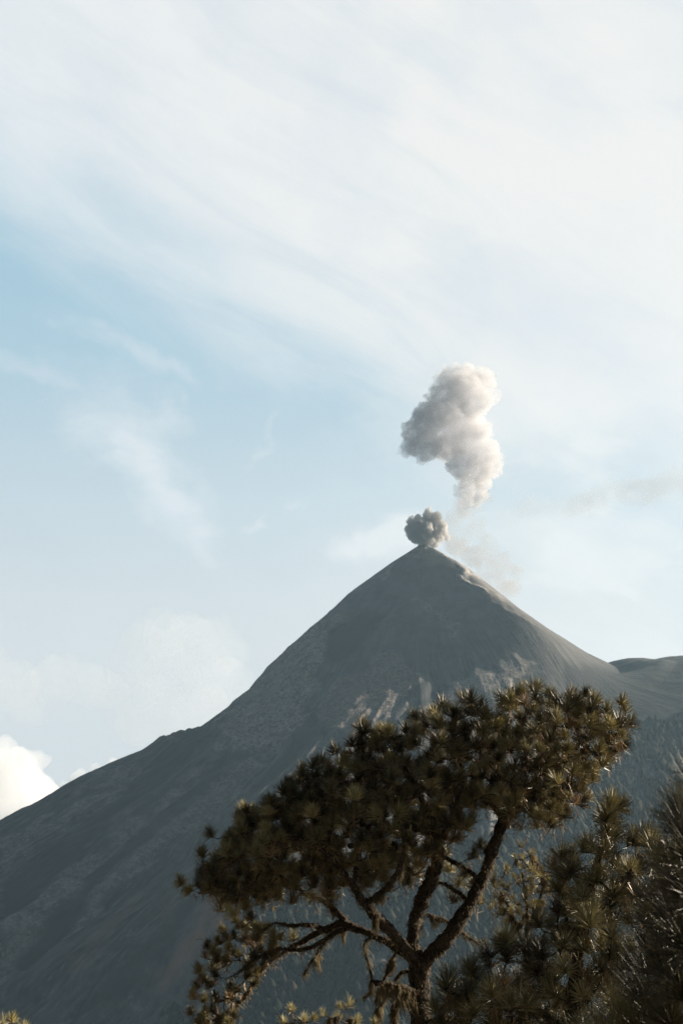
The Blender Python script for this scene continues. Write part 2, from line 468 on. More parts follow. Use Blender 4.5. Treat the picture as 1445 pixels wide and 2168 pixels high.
# ------------------------------------------------------------------ far forest on the lower slopes
def ico():
    import bmesh
    bm = bmesh.new(); bmesh.ops.create_icosphere(bm, subdivisions=2, radius=1.0)
    v = np.array([x.co[:] for x in bm.verts]); f = np.array([[x.index for x in q.verts] for q in bm.faces]); bm.free()
    return v, f
IV, IF = ico()
FOREST = [[(250, 2300), (330, 2150), (430, 2040), (500, 1930), (620, 1850), (760, 1830), (960, 1800), (1080, 1720), (1180, 1600), (1290, 1540), (1600, 1470), (1800, 1600), (1800, 2400)]]
N = 160000
cx = RNG.uniform(-900, 1500, N); cy = RNG.uniform(1250, 3050, N)
cz = volcano_z(cx, cy)
fx, fy = to_px(np.stack([cx, cy, cz], 1))
dens = sstep(poly_sd(fx + fbm(np.stack([cx / 90, cy / 90, cz * 0], 1), 3) * 45, fy, FOREST[0]), -6, 80)
keep = (RNG.random(N) < 0.08 + 0.92 * dens) & (dens > 0.01) & (RNG.random(N) < sstep(fbm(np.stack([cx / 130, cy / 130, cz * 0 + 3], 1), 4), -0.75, 0.1)) & (fx > -60) & (fx < 1500) & (fy < 2230)
cx, cy, cz = cx[keep], cy[keep], cz[keep]
order = np.argsort(cy)[:16000]
cx, cy, cz = cx[order], cy[order], cz[order]
N = len(cx)
print('forest crowns', N)
hgt = RNG.uniform(6, 12, N) * (1 + 0.7 * (RNG.random(N) > 0.8)); wid = hgt * RNG.uniform(0.26, 0.42, N)
jit = 1 + RNG.uniform(-0.28, 0.28, (N, len(IV)))
prof = 1.0 - 0.45 * np.clip(IV[:, 2], -0.2, 1)
fv = np.empty((N, len(IV), 3))
fv[:, :, 0] = cx[:, None] + IV[None, :, 0] * prof * jit * wid[:, None]
fv[:, :, 1] = cy[:, None] + IV[None, :, 1] * prof * jit * wid[:, None]
fv[:, :, 2] = cz[:, None] + hgt[:, None] * (0.45 + 0.55 * IV[None, :, 2] * (0.9 + 0.1 * jit))
ff = (IF[None] + (np.arange(N) * len(IV))[:, None, None]).reshape(-1, 3)
fm, t, out = new_mat("distant_pine_canopy")
pb = t.nodes.new('ShaderNodeBsdfPrincipled'); t.links.new(pb.outputs[0], out.inputs['Surface'])
pb.inputs['Roughness'].default_value = 0.9; pb.inputs['Specular IOR Level'].default_value = 0.1
tone = Ex(t, attr_node(t, 'tone').outputs['Fac'])
t.links.new(mixc(t, tone, (0.010, 0.014, 0.009), (0.026, 0.021, 0.013)), pb.inputs['Base Color'])
fme = mesh_np('forest', fv.reshape(-1, 3), [ff], fm)
attr(fme, 'tone', np.repeat(RNG.random(N) ** 2.2, len(IV)))
tag(obj('forest', fme), 'dark pine forest covering the lower volcano slopes and the valley', 'forest', kind='stuff')

# ------------------------------------------------------------------ smoke and clouds
UV_ = IV
def puff_mesh(name, balls, kids=9, kidr=(0.28, 0.5), gens=2, seed=1, squash=1.0):
    """Union of big balls carrying smaller balls: a cauliflower outline. balls: (x, y, z, r)."""
    g = np.random.default_rng(seed)
    allb = []; cur = [np.array(b, float) for b in balls]
    for gen in range(gens + 1):
        allb += cur
        nxt = []
        if gen < gens:
            for b in cur:
                for _ in range(kids if gen == 0 else max(3, kids // 2)):
                    d = g.normal(size=3); d /= np.linalg.norm(d)
                    rr_ = b[3] * g.uniform(*kidr)
                    nxt.append(np.array([*(b[:3] + d * b[3] * g.uniform(0.75, 1.0)), rr_]))
        cur = nxt
    B = np.array(allb)
    c0 = B[:, :3].mean(0)
    v = (IV[None] * B[:, None, 3:4] + B[:, None, :3]) - c0
    f = (IF[None] + (np.arange(len(B)) * len(IV))[:, None, None]).reshape(-1, 3)
    return mesh_np(name, v.reshape(-1, 3), [f]), c0

def smoke_mat(name, color, density, aniso=0.35, noise_scale=None, contrast=(0.35, 0.65), lo=0.35, zfade=None):
    m, t, out = new_mat(name)
    vol = t.nodes.new('ShaderNodeVolumePrincipled')
    vol.inputs['Color'].default_value = (*color, 1)
    vol.inputs['Anisotropy'].default_value = aniso
    vol.inputs['Density'].default_value = density
    tcn = t.nodes.new('ShaderNodeTexCoord')
    d = None
    if noise_scale:
        nz = noise_node(t, tcn.outputs['Object'], noise_scale, 4.0, 0.6, 0.4)
        d = nz.smooth(*contrast) * (density * (1 - lo)) + density * lo
    if zfade:
        sp = t.nodes.new('ShaderNodeSeparateXYZ'); t.links.new(tcn.outputs['Object'], sp.inputs[0])
        zf = Ex(t, sp.outputs[2]).smooth(*zfade)
        zf = (Ex(t, sp.outputs[2]) + (noise_node(t, tcn.outputs['Object'], 0.03, 5.0, 0.6, 0.5) - 0.5) * 190.0).smooth(*zfade)
        d = d * zf if d is not None else zf * density
    if d is not None: t.links.new(d.k, vol.inputs['Density'])
    t.links.new(vol.outputs[0], out.inputs['Volume'])
    # the skin of the puff lets light through; a faint tint drawn by noise
    tr = t.nodes.new('ShaderNodeBsdfTransparent')
    nz2 = noise_node(t, tcn.outputs['Object'], 0.05, 2.0)
    t.links.new(mixc(t, nz2, (0.995, 0.995, 0.995), (1.0, 1.0, 1.0)), tr.inputs['Color'])
    t.links.new(tr.outputs[0], out.inputs['Surface'])
    return m

def puff(name, balls, mat, voxel, disp, disp_size, label, cat, **kw):
    me, c0 = puff_mesh(name, balls, **kw)
    me.materials.append(mat)
    o = obj(name, me); o.location = c0
    rm = o.modifiers.new('union', 'REMESH'); rm.mode = 'VOXEL'; rm.voxel_size = voxel; rm.use_smooth_shade = True
    for k, (s, sz) in enumerate(zip(disp, disp_size)):
        if s < 0:
            tx = bpy.data.textures.new(name + '_billow', 'VORONOI'); tx.noise_scale = sz
        else:
            tx = bpy.data.textures.new(name + '_billow', 'CLOUDS'); tx.noise_scale = sz; tx.noise_depth = 3
        dm = o.modifiers.new('billow', 'DISPLACE'); dm.texture = tx; dm.strength = s; dm.mid_level = 0.5; dm.texture_coords = 'LOCAL'
    return tag(o, label, cat)

def balls_px(lst, depth, spread, seed):
    g = np.random.default_rng(seed); o_ = []
    for px, py, rp in lst:
        y = depth + g.uniform(-1, 1) * spread
        p = at(px, py, y)
        o_.append((*p, rp * depth / FPX))
    return o_

upper = [(985, 805, 34), (950, 812, 28), (1022, 805, 24), (930, 842, 24), (1010, 850, 32), (1042, 838, 15), (960, 862, 36), (985, 832, 40),
         (905, 885, 34), (935, 900, 36), (882, 918, 28), (872, 946, 22), (900, 945, 32), (945, 942, 34), (915, 868, 24),
         (975, 900, 40), (1000, 915, 34), (985, 955, 38), (1025, 955, 30), (1038, 985, 24), (1010, 990, 34), (970, 985, 26), (998, 1018, 26), (1022, 1025, 18), (985, 1040, 18), (1005, 1058, 16), (985, 1062, 14), (1015, 1045, 16)]
sm_u = smoke_mat("pale_ash_smoke", (0.77, 0.765, 0.785), 0.052, 0.1, noise_scale=0.05, contrast=(0.34, 0.6), lo=0.18, zfade=(-180, -100))
puff('smoke_plume', balls_px([(x, y, r * 1.13) for x, y, r in upper], 3000, 40, 5), sm_u, 2.2, (-13, -7, 3), (22, 9, 5), 'tall pale grey puff of smoke floating detached high above the summit', 'smoke plume', kids=9, seed=3)
lower = [(900, 1126, 24), (876, 1120, 16), (869, 1106, 10), (880, 1140, 13), (922, 1130, 20), (936, 1116, 12), (916, 1102, 16), (904, 1092, 11), (904, 1082, 6),
         (941, 1126, 7), (897, 1146, 14), (918, 1148, 12), (888, 1108, 12), (863, 1120, 9), (868, 1134, 9), (926, 1090, 8), (884, 1096, 8), (946, 1138, 6), (910, 1074, 4)]
sm_l = smoke_mat("dark_ash_smoke", (0.77, 0.76, 0.755), 0.22, 0.1)
puff('ash_burst', balls_px(lower, 3012, 14, 6), sm_l, 1.1, (-3.5, -2.2), (9, 4), 'small dark billowing ash burst rising straight out of the crater', 'ash cloud', kids=13, seed=14)
veilb = [(950, 1120, 26), (965, 1150, 28), (985, 1130, 22), (1000, 1180, 26), (1030, 1200, 28), (1055, 1230, 26), (1075, 1250, 20), (1040, 1180, 18), (960, 1095, 20), (1010, 1110, 20), (1090, 1240, 18), (1000, 1080, 22), (985, 1060, 24), (1015, 1050, 22), (1030, 1150, 22), (1060, 1195, 24), (1085, 1215, 22), (975, 1085, 24), (1020, 1230, 18)]
sm_v = smoke_mat("thin_brown_ash", (0.50, 0.475, 0.46), 0.017, 0.3, noise_scale=0.022, contrast=(0.38, 0.62), lo=0.1)
puff('ash_veil', balls_px(veilb, 3040, 25, 7), sm_v, 3.5, (12, 6), (24, 10), 'thin brownish ash veil drifting down beside the right flank of the summit', 'ash veil', kids=6, seed=5)

drift = [(1070 + 26 * k, 1092 - 5 * k - 8 * math.sin(k * 0.9), 20 + 1.2 * k) for k in range(17)]
sm_d = smoke_mat("drifting_ash", (0.50, 0.475, 0.46), 0.0048, 0.3, noise_scale=0.014, contrast=(0.36, 0.66), lo=0.05)
puff('ash_drift', balls_px(drift, 3350, 40, 12), sm_d, 6.0, (20, 9), (40, 16), 'long faint streak of ash drifting away to the right behind the summit', 'ash drift', kids=5, gens=1, seed=12)
cl_far = smoke_mat("far_cumulus", (0.88, 0.89, 0.90), 0.0006, 0.4)
cl_near = smoke_mat("bright_cumulus", (0.95, 0.955, 0.965), 0.007, 0.3)
far1 = [(300, 1370, 55), (350, 1350, 55), (400, 1345, 52), (450, 1350, 50), (480, 1385, 50), (270, 1410, 45), (420, 1420, 80), (330, 1440, 80), (480, 1450, 60), (400, 1520, 90), (300, 1520, 70)]
puff('cumulus_cloud', balls_px(far1, 9000, 250, 8), cl_far, 28, (80, 45), (240, 90), 'tall faint cumulus tower rising behind the left slope of the volcano', 'cloud', kids=8, seed=6)
far2 = [(30, 1450, 60), (110, 1440, 55), (190, 1450, 50), (230, 1460, 40), (-40, 1440, 70), (60, 1500, 40)]
puff('cloud_bank', balls_px(far2, 11000, 250, 9), smoke_mat("hazy_cumulus", (0.92, 0.91, 0.91), 0.0006, 0.4), 35, (90, 50), (280, 100), 'flat hazy cloud bank left of the faint cumulus tower', 'cloud', kids=8, seed=7)
near1 = [(-10, 1620, 52), (40, 1630, 45), (80, 1665, 36), (10, 1680, 70), (100, 1690, 30), (60, 1720, 60), (-40, 1700, 80), (120, 1720, 30)]
puff('bright_cumulus', balls_px(near1, 7000, 120, 10), cl_near, 16, (40, 22), (120, 50), 'bright white cumulus cloud at the foot of the left slope', 'cloud', kids=9, seed=8)
near2 = [(170, 1650, 24), (205, 1640, 22), (240, 1625, 20), (190, 1680, 40), (250, 1660, 30), (145, 1670, 18)]
puff('low_cumulus', balls_px(near2, 7500, 120, 11), cl_near, 16, (40, 22), (120, 50), 'small white cumulus cloud peeping over the left slope', 'cloud', kids=9, seed=9)

# ------------------------------------------------------------------ pines
def bark_material():
    m, t, out = new_mat("mossy_pine_bark")
    pb = t.nodes.new('ShaderNodeBsdfPrincipled'); t.links.new(pb.outputs[0], out.inputs['Surface'])
    pb.inputs['Roughness'].default_value = 0.9; pb.inputs['Specular IOR Level'].default_value = 0.2
    g_ = t.nodes.new('ShaderNodeTexCoord')
    v_ = t.nodes.new('ShaderNodeTexVoronoi'); t.links.new(g_.outputs['Object'], v_.inputs['Vector']); v_.inputs['Scale'].default_value = 22.0
    a_ = noise_node(t, g_.outputs['Object'], 9.0, 7.0, 0.65); b_ = noise_node(t, g_.outputs['Object'], 60.0, 4.0, 0.6)
    c_ = mixc(t, a_.smooth(0.4, 0.62), (0.018, 0.013, 0.010), (0.06, 0.045, 0.030))
    c_ = mixc(t, b_.smooth(0.55, 0.7) * 0.5, c_, (0.14, 0.11, 0.07))
    t.links.new(c_, pb.inputs['Base Color'])
    bm_ = t.nodes.new('ShaderNodeBump'); bm_.inputs['Distance'].default_value = 0.03; bm_.inputs['Strength'].default_value = 0.9
    hh = a_ * 0.5 + b_ * 0.2 + Ex(t, v_.outputs['Distance']) * 0.6
    t.links.new(hh.k, bm_.inputs['Height']); t.links.new(bm_.outputs[0], pb.inputs['Normal'])
    return m

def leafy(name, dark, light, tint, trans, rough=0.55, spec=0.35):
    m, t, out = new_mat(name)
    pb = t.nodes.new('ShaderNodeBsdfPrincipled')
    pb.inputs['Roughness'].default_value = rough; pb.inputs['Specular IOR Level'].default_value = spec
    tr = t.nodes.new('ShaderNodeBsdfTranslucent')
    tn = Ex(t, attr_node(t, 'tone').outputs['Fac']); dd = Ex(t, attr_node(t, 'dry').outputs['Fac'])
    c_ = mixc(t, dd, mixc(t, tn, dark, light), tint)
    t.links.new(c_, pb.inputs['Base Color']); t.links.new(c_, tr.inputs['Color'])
    mx = t.nodes.new('ShaderNodeMixShader'); mx.inputs[0].default_value = trans
    t.links.new(pb.outputs[0], mx.inputs[1]); t.links.new(tr.outputs[0], mx.inputs[2]); t.links.new(mx.outputs[0], out.inputs['Surface'])
    return m

BARK = bark_material()
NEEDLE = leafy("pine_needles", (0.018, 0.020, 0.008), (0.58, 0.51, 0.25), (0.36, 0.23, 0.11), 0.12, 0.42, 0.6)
LICHEN = leafy("beard_lichen", (0.20, 0.165, 0.10), (0.38, 0.32, 0.20), (0.30, 0.19, 0.10), 0.45, 0.8, 0.2)
CONE_M, t, out = new_mat("pine_cone_scales")
pb = t.nodes.new('ShaderNodeBsdfPrincipled'); t.links.new(pb.outputs[0], out.inputs['Surface'])
pb.inputs['Roughness'].default_value = 0.8
g_ = t.nodes.new('ShaderNodeTexCoord')
t.links.new(mixc(t, noise_node(t, g_.outputs['Object'], 40.0, 3.0), (0.018, 0.012, 0.009), (0.07, 0.045, 0.03)), pb.inputs['Base Color'])

def norm(v): return v / (np.linalg.norm(v) + 1e-9)

def tube(path, rad, sides, rough=0.0):
    """Vertices and quads of a tapered tube along a polyline."""
    P = np.asarray(path, float); n = len(P); rad = np.asarray(rad, float)
    T = np.gradient(P, axis=0); T /= (np.linalg.norm(T, axis=1)[:, None] + 1e-9)
    ref = np.array([0.31, 0.9, 0.2]); ref = norm(ref)
    A = np.cross(T, ref); A /= (np.linalg.norm(A, axis=1)[:, None] + 1e-9); B = np.cross(T, A)
    a = np.linspace(0, 2 * np.pi, sides, endpoint=False)
    rr_ = rad[:, None] * np.ones((n, sides))
    if rough: rr_ = rr_ * (1 + rough * RNG.normal(size=(n, sides)))
    v = P[:, None] + rr_[..., None] * (np.cos(a)[None, :, None] * A[:, None] + np.sin(a)[None, :, None] * B[:, None])
    v = np.concatenate([v.reshape(-1, 3), P[:1], P[-1:] + T[-1:] * rad[-1]])
    i = np.arange(n * sides).reshape(n, sides); j = np.roll(i, -1, axis=1)
    q = np.stack([i[:-1], j[:-1], j[1:], i[1:]], -1).reshape(-1, 4)
    tri = np.concatenate([np.stack([np.full(sides, n * sides), j[0], i[0]], -1), np.stack([np.full(sides, n * sides + 1), i[-1], j[-1]], -1)])
    return v, q, tri

class Acc:
    """Collects shapes that make ONE mesh."""
    def __init__(s): s.v, s.q, s.t, s.a, s.d, s.n = [], [], [], [], [], 0
    def add(s, v, q=None, tri=None, tone=0.0, dry=0.0):
        k = len(v); s.v.append(v)
        if q is not None and len(q): s.q.append(q + s.n)
        if tri is not None and len(tri): s.t.append(tri + s.n)
        s.a.append(np.broadcast_to(tone, (k,))); s.d.append(np.broadcast_to(dry, (k,)))
        s.n += k
    def build(s, name, mat, parent, base, smooth=True):
        if not s.v: return None
        fl = [np.concatenate(x) for x in (s.q, s.t) if x]
        me = mesh_np(name, np.concatenate(s.v) - base, fl, mat, smooth)
        attr(me, 'tone', np.concatenate(s.a)); attr(me, 'dry', np.concatenate(s.d))
        return obj(name, me, parent)

def frames(d):
    """Two unit vectors across each direction of d (n x 3)."""
    ref = np.where(np.abs(d[:, 2:3]) > 0.9, np.array([[1.0, 0, 0]]), np.array([[0, 0, 1.0]]))
    a = np.cross(d, ref); a /= (np.linalg.norm(a, axis=1)[:, None] + 1e-9)
    return a, np.cross(d, a)

def blades(base, d, length, width, bend, acc, tone, dry):
    """Narrow tapering three-cornered blades from base along d, bent by `bend`."""
    a, b = frames(d); n = len(base)
    ph = RNG.uniform(0, 6.28, n)[:, None]
    w = (np.cos(ph) * a + np.sin(ph) * b) * width[:, None]
    L = length[:, None]
    m = base + d * L * 0.5 + bend * 0.25; tip = base + d * L + bend
    w2 = np.cross(d, w)
    v = np.stack([base - w, base + w, base + w2, m - w * 0.9, m + w * 0.9, m + w2 * 0.9, tip], 1).reshape(-1, 3)
    o = (np.arange(n) * 7)[:, None]
    q = np.concatenate([o + np.array([[0, 1, 4, 3]]), o + np.array([[1, 2, 5, 4]]), o + np.array([[2, 0, 3, 5]])])
    tr = np.concatenate([o + np.array([[3, 4, 6]]), o + np.array([[4, 5, 6]]), o + np.array([[5, 3, 6]])])
    acc.add(v, q, tr, np.repeat(tone, 7), np.repeat(dry, 7))

def tuft(acc, tip, axis, size, count, wid, dryness=0.0, tone=0.5):
    """A brush of long needles round the last stretch of a shoot."""
    n = count; s = RNG.random(n)
    axis = norm(axis)
    base = tip - axis * (s[:, None] * size * 0.30)
    a, b = frames(axis[None]); a, b = a[0], b[0]
    phi = RNG.uniform(0, 2 * np.pi, n)
    el = np.radians(4 + 80 * s ** 0.8 + RNG.normal(0, 8, n))
    d = np.cos(el)[:, None] * axis + np.sin(el)[:, None] * (np.cos(phi)[:, None] * a + np.sin(phi)[:, None] * b)
    L = size * RNG.uniform(0.75, 1.1, n)
    bend = np.zeros((n, 3)); bend[:, 2] = -L * RNG.uniform(0.0, 0.16, n); bend += axis * (L * 0.10)[:, None]
    tn = np.clip(tone + RNG.normal(0, 0.15, n), 0, 1)
    dry = np.clip(dryness + (s > 0.92) * RNG.random(n) * 0.7 + RNG.normal(0, 0.05, n), 0, 1)
    blades(base, d, L, np.full(n, wid), bend, acc, tn, dry)
    k = max(4, count // 18)                                          # old dry needles drooping under the brush
    base = tip - axis * (size * RNG.uniform(0.6, 1.0, k))[:, None]
    d = RNG.normal(size=(k, 3)); d[:, 2] -= 1.1; d /= np.linalg.norm(d, axis=1)[:, None]
    L = size * RNG.uniform(0.5, 0.9, k)
    blades(base, d, L, np.full(k, wid), np.zeros((k, 3)), acc, np.full(k, 0.5), np.clip(RNG.random(k) + 0.3, 0, 1))

def lichen_mesh(seed, drop, spread, strands):
    g = np.random.default_rng(seed); acc = Acc()
    base = np.stack([g.uniform(-spread, spread, strands), g.uniform(-0.02, 0.02, strands), g.uniform(-0.015, 0.015, strands)], 1)
    prof = 1 - (np.abs(base[:, 0]) / spread) ** 1.5 * 0.75
    L = drop * prof * g.uniform(0.45, 1.0, strands)
    d = np.stack([g.normal(0, 0.16, strands), g.normal(0, 0.16, strands), np.full(strands, -1.0)], 1); d /= np.linalg.norm(d, axis=1)[:, None]
    bend = np.stack([g.normal(0, 0.05, strands), g.normal(0, 0.05, strands), np.zeros(strands)], 1) * (L / 0.3)[:, None]
    blades(base, d, L, g.uniform(0.0025, 0.006, strands), bend, acc, g.random(strands), (g.random(strands) < 0.12) * 0.6)
    me = mesh_np('beard_lichen', np.concatenate(acc.v), [np.concatenate(acc.q), np.concatenate(acc.t)], LICHEN)
    attr(me, 'tone', np.concatenate(acc.a)); attr(me, 'dry', np.concatenate(acc.d))
    return me
LICHENS = [lichen_mesh(20 + k, dr, sp, st) for k, (dr, sp, st) in enumerate(((0.22, 0.06, 60), (0.34, 0.09, 90), (0.16, 0.10, 70), (0.45, 0.06, 80), (0.26, 0.13, 110)))]

def cone_mesh(seed):
    """A closed pine cone: an egg of overlapping scales in spiral rows."""
    rows, cols = 11, 10
    v = [(0, 0, -0.5)]; f = []
    for i in range(rows):
        u = (i + 0.5) / rows
        z = -0.5 + u
        rad = 0.31 * math.sin(math.pi * (u ** 0.8)) ** 0.75 + 0.02
        for j in range(cols * 2):
            k = 1.14 if (j + i) % 2 == 0 else 0.86
            an = math.pi * j / cols + i * 0.16
            v.append((rad * k * math.cos(an), rad * k * math.sin(an), z - (0.03 if k > 1 else -0.02)))
    v.append((0, 0, 0.5))
    C = cols * 2
    tri = [[0, 1 + (j + 1) % C, 1 + j] for j in range(C)] + [[len(v) - 1, 1 + (rows - 1) * C + j, 1 + (rows - 1) * C + (j + 1) % C] for j in range(C)]
    q = [[1 + i * C + j, 1 + i * C + (j + 1) % C, 1 + (i + 1) * C + (j + 1) % C, 1 + (i + 1) * C + j] for i in range(rows - 1) for j in range(C)]
    return mesh_np('pine_cone', np.array(v), [np.array(q), np.array(tri)], CONE_M, False)
CONE = cone_mesh(1)

def resample(pts, step):
    P = np.asarray(pts, float)
    # Catmull-Rom through the points
    Q = np.concatenate([2 * P[:1] - P[1:2], P, 2 * P[-1:] - P[-2:-1]])
    o_ = []
    for k in range(1, len(Q) - 2):
        n = max(2, int(np.linalg.norm(Q[k + 1, :3] - Q[k, :3]) / step))
        for s in np.linspace(0, 1, n, endpoint=False):
            a, b, c, d = Q[k - 1], Q[k], Q[k + 1], Q[k + 2]
            o_.append(0.5 * (2 * b + (c - a) * s + (2 * a - 5 * b + 4 * c - d) * s * s + (3 * b - a - 3 * c + d) * s ** 3))
    o_.append(P[-1])
    return np.array(o_)

def pine(name, label, depth, trunk, limbs, tips, tuft_size, tuft_n, needle_w, cones=0, lichens=0, fuzz=0, tone=0.5, bf=0.35,
         dry_p=0.06, up=0.75, group=None, twig_r=0.006, bare=0, sizef=None):
    """trunk / limbs: lists of (px, py, dy, radius px); limbs: dicts part -> list of polylines; tips: list of (limb hint or None, point)."""
    m = depth / FPX
    P = lambda q: np.array([*at(q[0], q[1], depth + q[2]), max(q[3], 0.5) * m * 0.84])
    tr = resample([P(q) for q in trunk], 0.06)
    bx, by = tr[0, 0], tr[0, 1]
    foot = np.array([bx, by, float(ground_z(bx, by)) - 0.15])
    k = max(3, int((tr[0, 2] - foot[2]) / 0.15))
    down = np.linspace(0, 1, k, endpoint=False)[:, None]
    low = np.concatenate([foot + (tr[0, :3] - foot) * down, tr[0, 3] * (1.0 + 0.6 * (1 - down) ** 2)], 1)
    tr = np.concatenate([low, tr])
    base = foot + np.array([0, 0, 0.15])
    root = bpy.data.objects.new(name, None); link(root); root.location = base
    root.empty_display_size = 0.5
    tag(root, label, 'pine tree', group)
    acc = Acc()
    jit = tr.copy(); jit[:, :3] += RNG.normal(0, 0.1, (len(tr), 3)) * tr[:, 3:4] * 0.8
    acc.add(*tube(jit[:, :3], jit[:, 3], 14, 0.07))
    fz = Acc()
    def fuzzy(pts, dens):
        n = int(dens * len(pts))
        if n < 1: return
        i = RNG.integers(0, len(pts), n)
        d = RNG.normal(size=(n, 3)); d /= np.linalg.norm(d, axis=1)[:, None]
        b = pts[i, :3] + d * pts[i, 3:4] * 0.95 + RNG.normal(0, 0.02, (n, 3))
        d2 = d * 0.7 + np.array([0, 0, -0.8]); d2 /= np.linalg.norm(d2, axis=1)[:, None]
        L = RNG.uniform(0.015, 0.06, n) * (1 + 1.5 * (RNG.random(n) > 0.93))
        blades(b, d2, L, np.full(n, 0.0035), np.zeros((n, 3)), fz, RNG.random(n), (RNG.random(n) < 0.2) * 0.5)
    fuzzy(tr[len(low):], fuzz)
    # skeleton nodes: position, limb number, direction, path length
    nodes, nlimb, ndir, nlen = [], [], [], []
    accs, thick = [], []
    for li, polys in enumerate(limbs):
        a_ = Acc(); tk = []
        for pl in polys:
            s = resample([P(q) for q in pl], 0.05)
            s[:, :3] += np.cumsum(RNG.normal(0, 0.009, (len(s), 3)), axis=0) * 0.7
            kn = np.interp(np.arange(len(s)), np.arange(0, len(s) + 8, 4), RNG.uniform(0.78, 1.25, len(np.arange(0, len(s) + 8, 4))))
            a_.add(*tube(s[:, :3], s[:, 3] * kn * (1 + 0.07 * RNG.normal(size=len(s))), 10, 0.10))
            dr = np.gradient(s[:, :3], axis=0)
            L = np.concatenate([[0], np.cumsum(np.linalg.norm(np.diff(s[:, :3], axis=0), axis=1))])
            for j in range(len(s)):
                if j < len(s) * 0.22 and len(s) > 12: continue
                nodes.append(s[j, :3]); nlimb.append(li); ndir.append(norm(dr[j])); nlen.append(L[j])
            tk.append(s)
            fuzzy(s, fuzz * 0.7)
        accs.append(a_); thick.append(np.concatenate(tk))
    NP = np.array(nodes); NL = np.array(nlimb); ND = np.array(ndir); NN = np.array(nlen)
    leaf = [Acc() for _ in limbs]
    perches = [[] for _ in limbs]
    T = np.array(tips)
    d0 = np.array([np.linalg.norm(NP - p, axis=1).min() for p in T])
    for p in T[np.argsort(d0)]:
        dist = np.linalg.norm(NP - p, axis=1)
        toward = ((p - NP) * ND).sum(1) / (dist + 1e-6)
        cost = dist * (1.25 - 0.35 * toward) + bf * NN * 0.25
        j = int(np.argmin(cost))
        li = NL[j]; L = max(dist[j], 0.05)
        ax = norm(norm(p - NP[j]) * 0.55 + np.array([0, 0, up]) + RNG.normal(0, 0.28, 3))
        c1 = NP[j] + ND[j] * L * 0.35 + RNG.normal(0, 0.08, 3) * L
        c2 = p - ax * L * 0.4 + RNG.normal(0, 0.06, 3) * L
        n = max(4, int(L / 0.05))
        s = np.linspace(0, 1, n)[:, None]
        path = (1 - s) ** 3 * NP[j] + 3 * (1 - s) ** 2 * s * c1 + 3 * (1 - s) * s * s * c2 + s ** 3 * p
        path[1:-1] += RNG.normal(0, 0.006, (n - 2, 3))
        r0 = min(twig_r * (1.0 + 1.6 * L), 0.03)
        accs[li].add(*tube(path, np.linspace(r0, twig_r * 0.75, n), 5, 0.05))
        if RNG.random() < 0.5: fuzzy(np.concatenate([path, np.full((n, 1), 0.008)], 1), fuzz * 0.12)
        dr = np.gradient(path, axis=0); Ls = NN[j] + np.linspace(0, L, n)
        NP = np.concatenate([NP, path[1:-1]]); NL = np.concatenate([NL, np.full(n - 2, li)])
        ND = np.concatenate([ND, dr[1:-1] / (np.linalg.norm(dr[1:-1], axis=1)[:, None] + 1e-9)]); NN = np.concatenate([NN, Ls[1:-1]])
        dry = 0.85 if RNG.random() < dry_p else 0.0
        sz = tuft_size * RNG.uniform(0.75, 1.15)
        if sizef: sz *= sizef(*to_px(p))
        cnt = int(tuft_n * RNG.uniform(0.75, 1.2)) if not dry else tuft_n // 3
        tuft(leaf[li], p, ax, sz, cnt, needle_w, dry, float(np.clip(tone + RNG.normal(0, 0.3), 0.02, 1)))
        perches[li].append((p, ax, path))
    # bare curled dead twigs
    for _ in range(bare):
        j = RNG.integers(0, len(NP)); li = NL[j]
        L = RNG.uniform(0.1, 0.3)
        d = RNG.normal(size=3); d[2] -= 0.7; d = norm(d)
        n = 8; s = np.linspace(0, 1, n)[:, None]
        curl = RNG.normal(0, 0.25, 3) * L
        path = NP[j] + d * L * s + curl * s * s + RNG.normal(0, 0.006, (n, 3)) * (s > 0)
        accs[li].add(*tube(path, np.linspace(0.008, 0.003, n), 5, 0.05))
    o_tr = acc.build('trunk', BARK, root, base)
    if fz.v: 
        fzo = fz.build('bark_lichen', LICHEN, o_tr, base); fzo['kind'] = 'stuff'
    branch = []
    for li in range(len(limbs)):
        b_ = accs[li].build('branch', BARK, root, base); branch.append(b_)
        if leaf[li].v: leaf[li].build('needles', NEEDLE, b_, base, False)
    have = [li for li in range(len(limbs)) if perches[li]]
    wts = np.array([len(perches[li]) for li in have], float)
    for c in range(cones):
        if not have: break
        li = int(RNG.choice(have, p=wts / wts.sum()))
        p, ax, path = perches[li][RNG.integers(0, len(perches[li]))]
        o = bpy.data.objects.new('pine_cone', CONE); link(o); o.parent = branch[li]
        for _ in range(1):
            off = RNG.normal(0, 1, 3); off[2] -= 0.8; off = norm(off)
        q = path[int(len(path) * RNG.uniform(0.5, 0.92))] + off * 0.05
        o.location = q - base
        o.scale = [RNG.uniform(0.095, 0.13)] * 3
        o.rotation_euler = Vector(off).to_track_quat('Z', 'Y').to_euler()
    hl = [li for li in range(len(limbs))]
    for c in range(lichens):
        li = hl[c % len(hl)]
        tk = thick[li]
        if RNG.random() < 0.55 or not perches[li]:
            q = tk[RNG.integers(int(len(tk) * 0.1), len(tk))]; pt, rad = q[:3], q[3]
        else:
            path = perches[li][RNG.integers(0, len(perches[li]))][2]; pt, rad = path[RNG.integers(0, len(path))], 0.01
        o = bpy.data.objects.new('beard_lichen', LICHENS[RNG.integers(0, len(LICHENS))]); link(o); o.parent = branch[li]
        o.location = pt - base - np.array([0, 0, rad * 0.7])
        o.scale = [RNG.uniform(0.6, 0.95), RNG.uniform(0.6, 0.95), RNG.uniform(0.7, 1.3)]
        o.rotation_euler = (0, 0, RNG.uniform(0, 6.28))
    return root

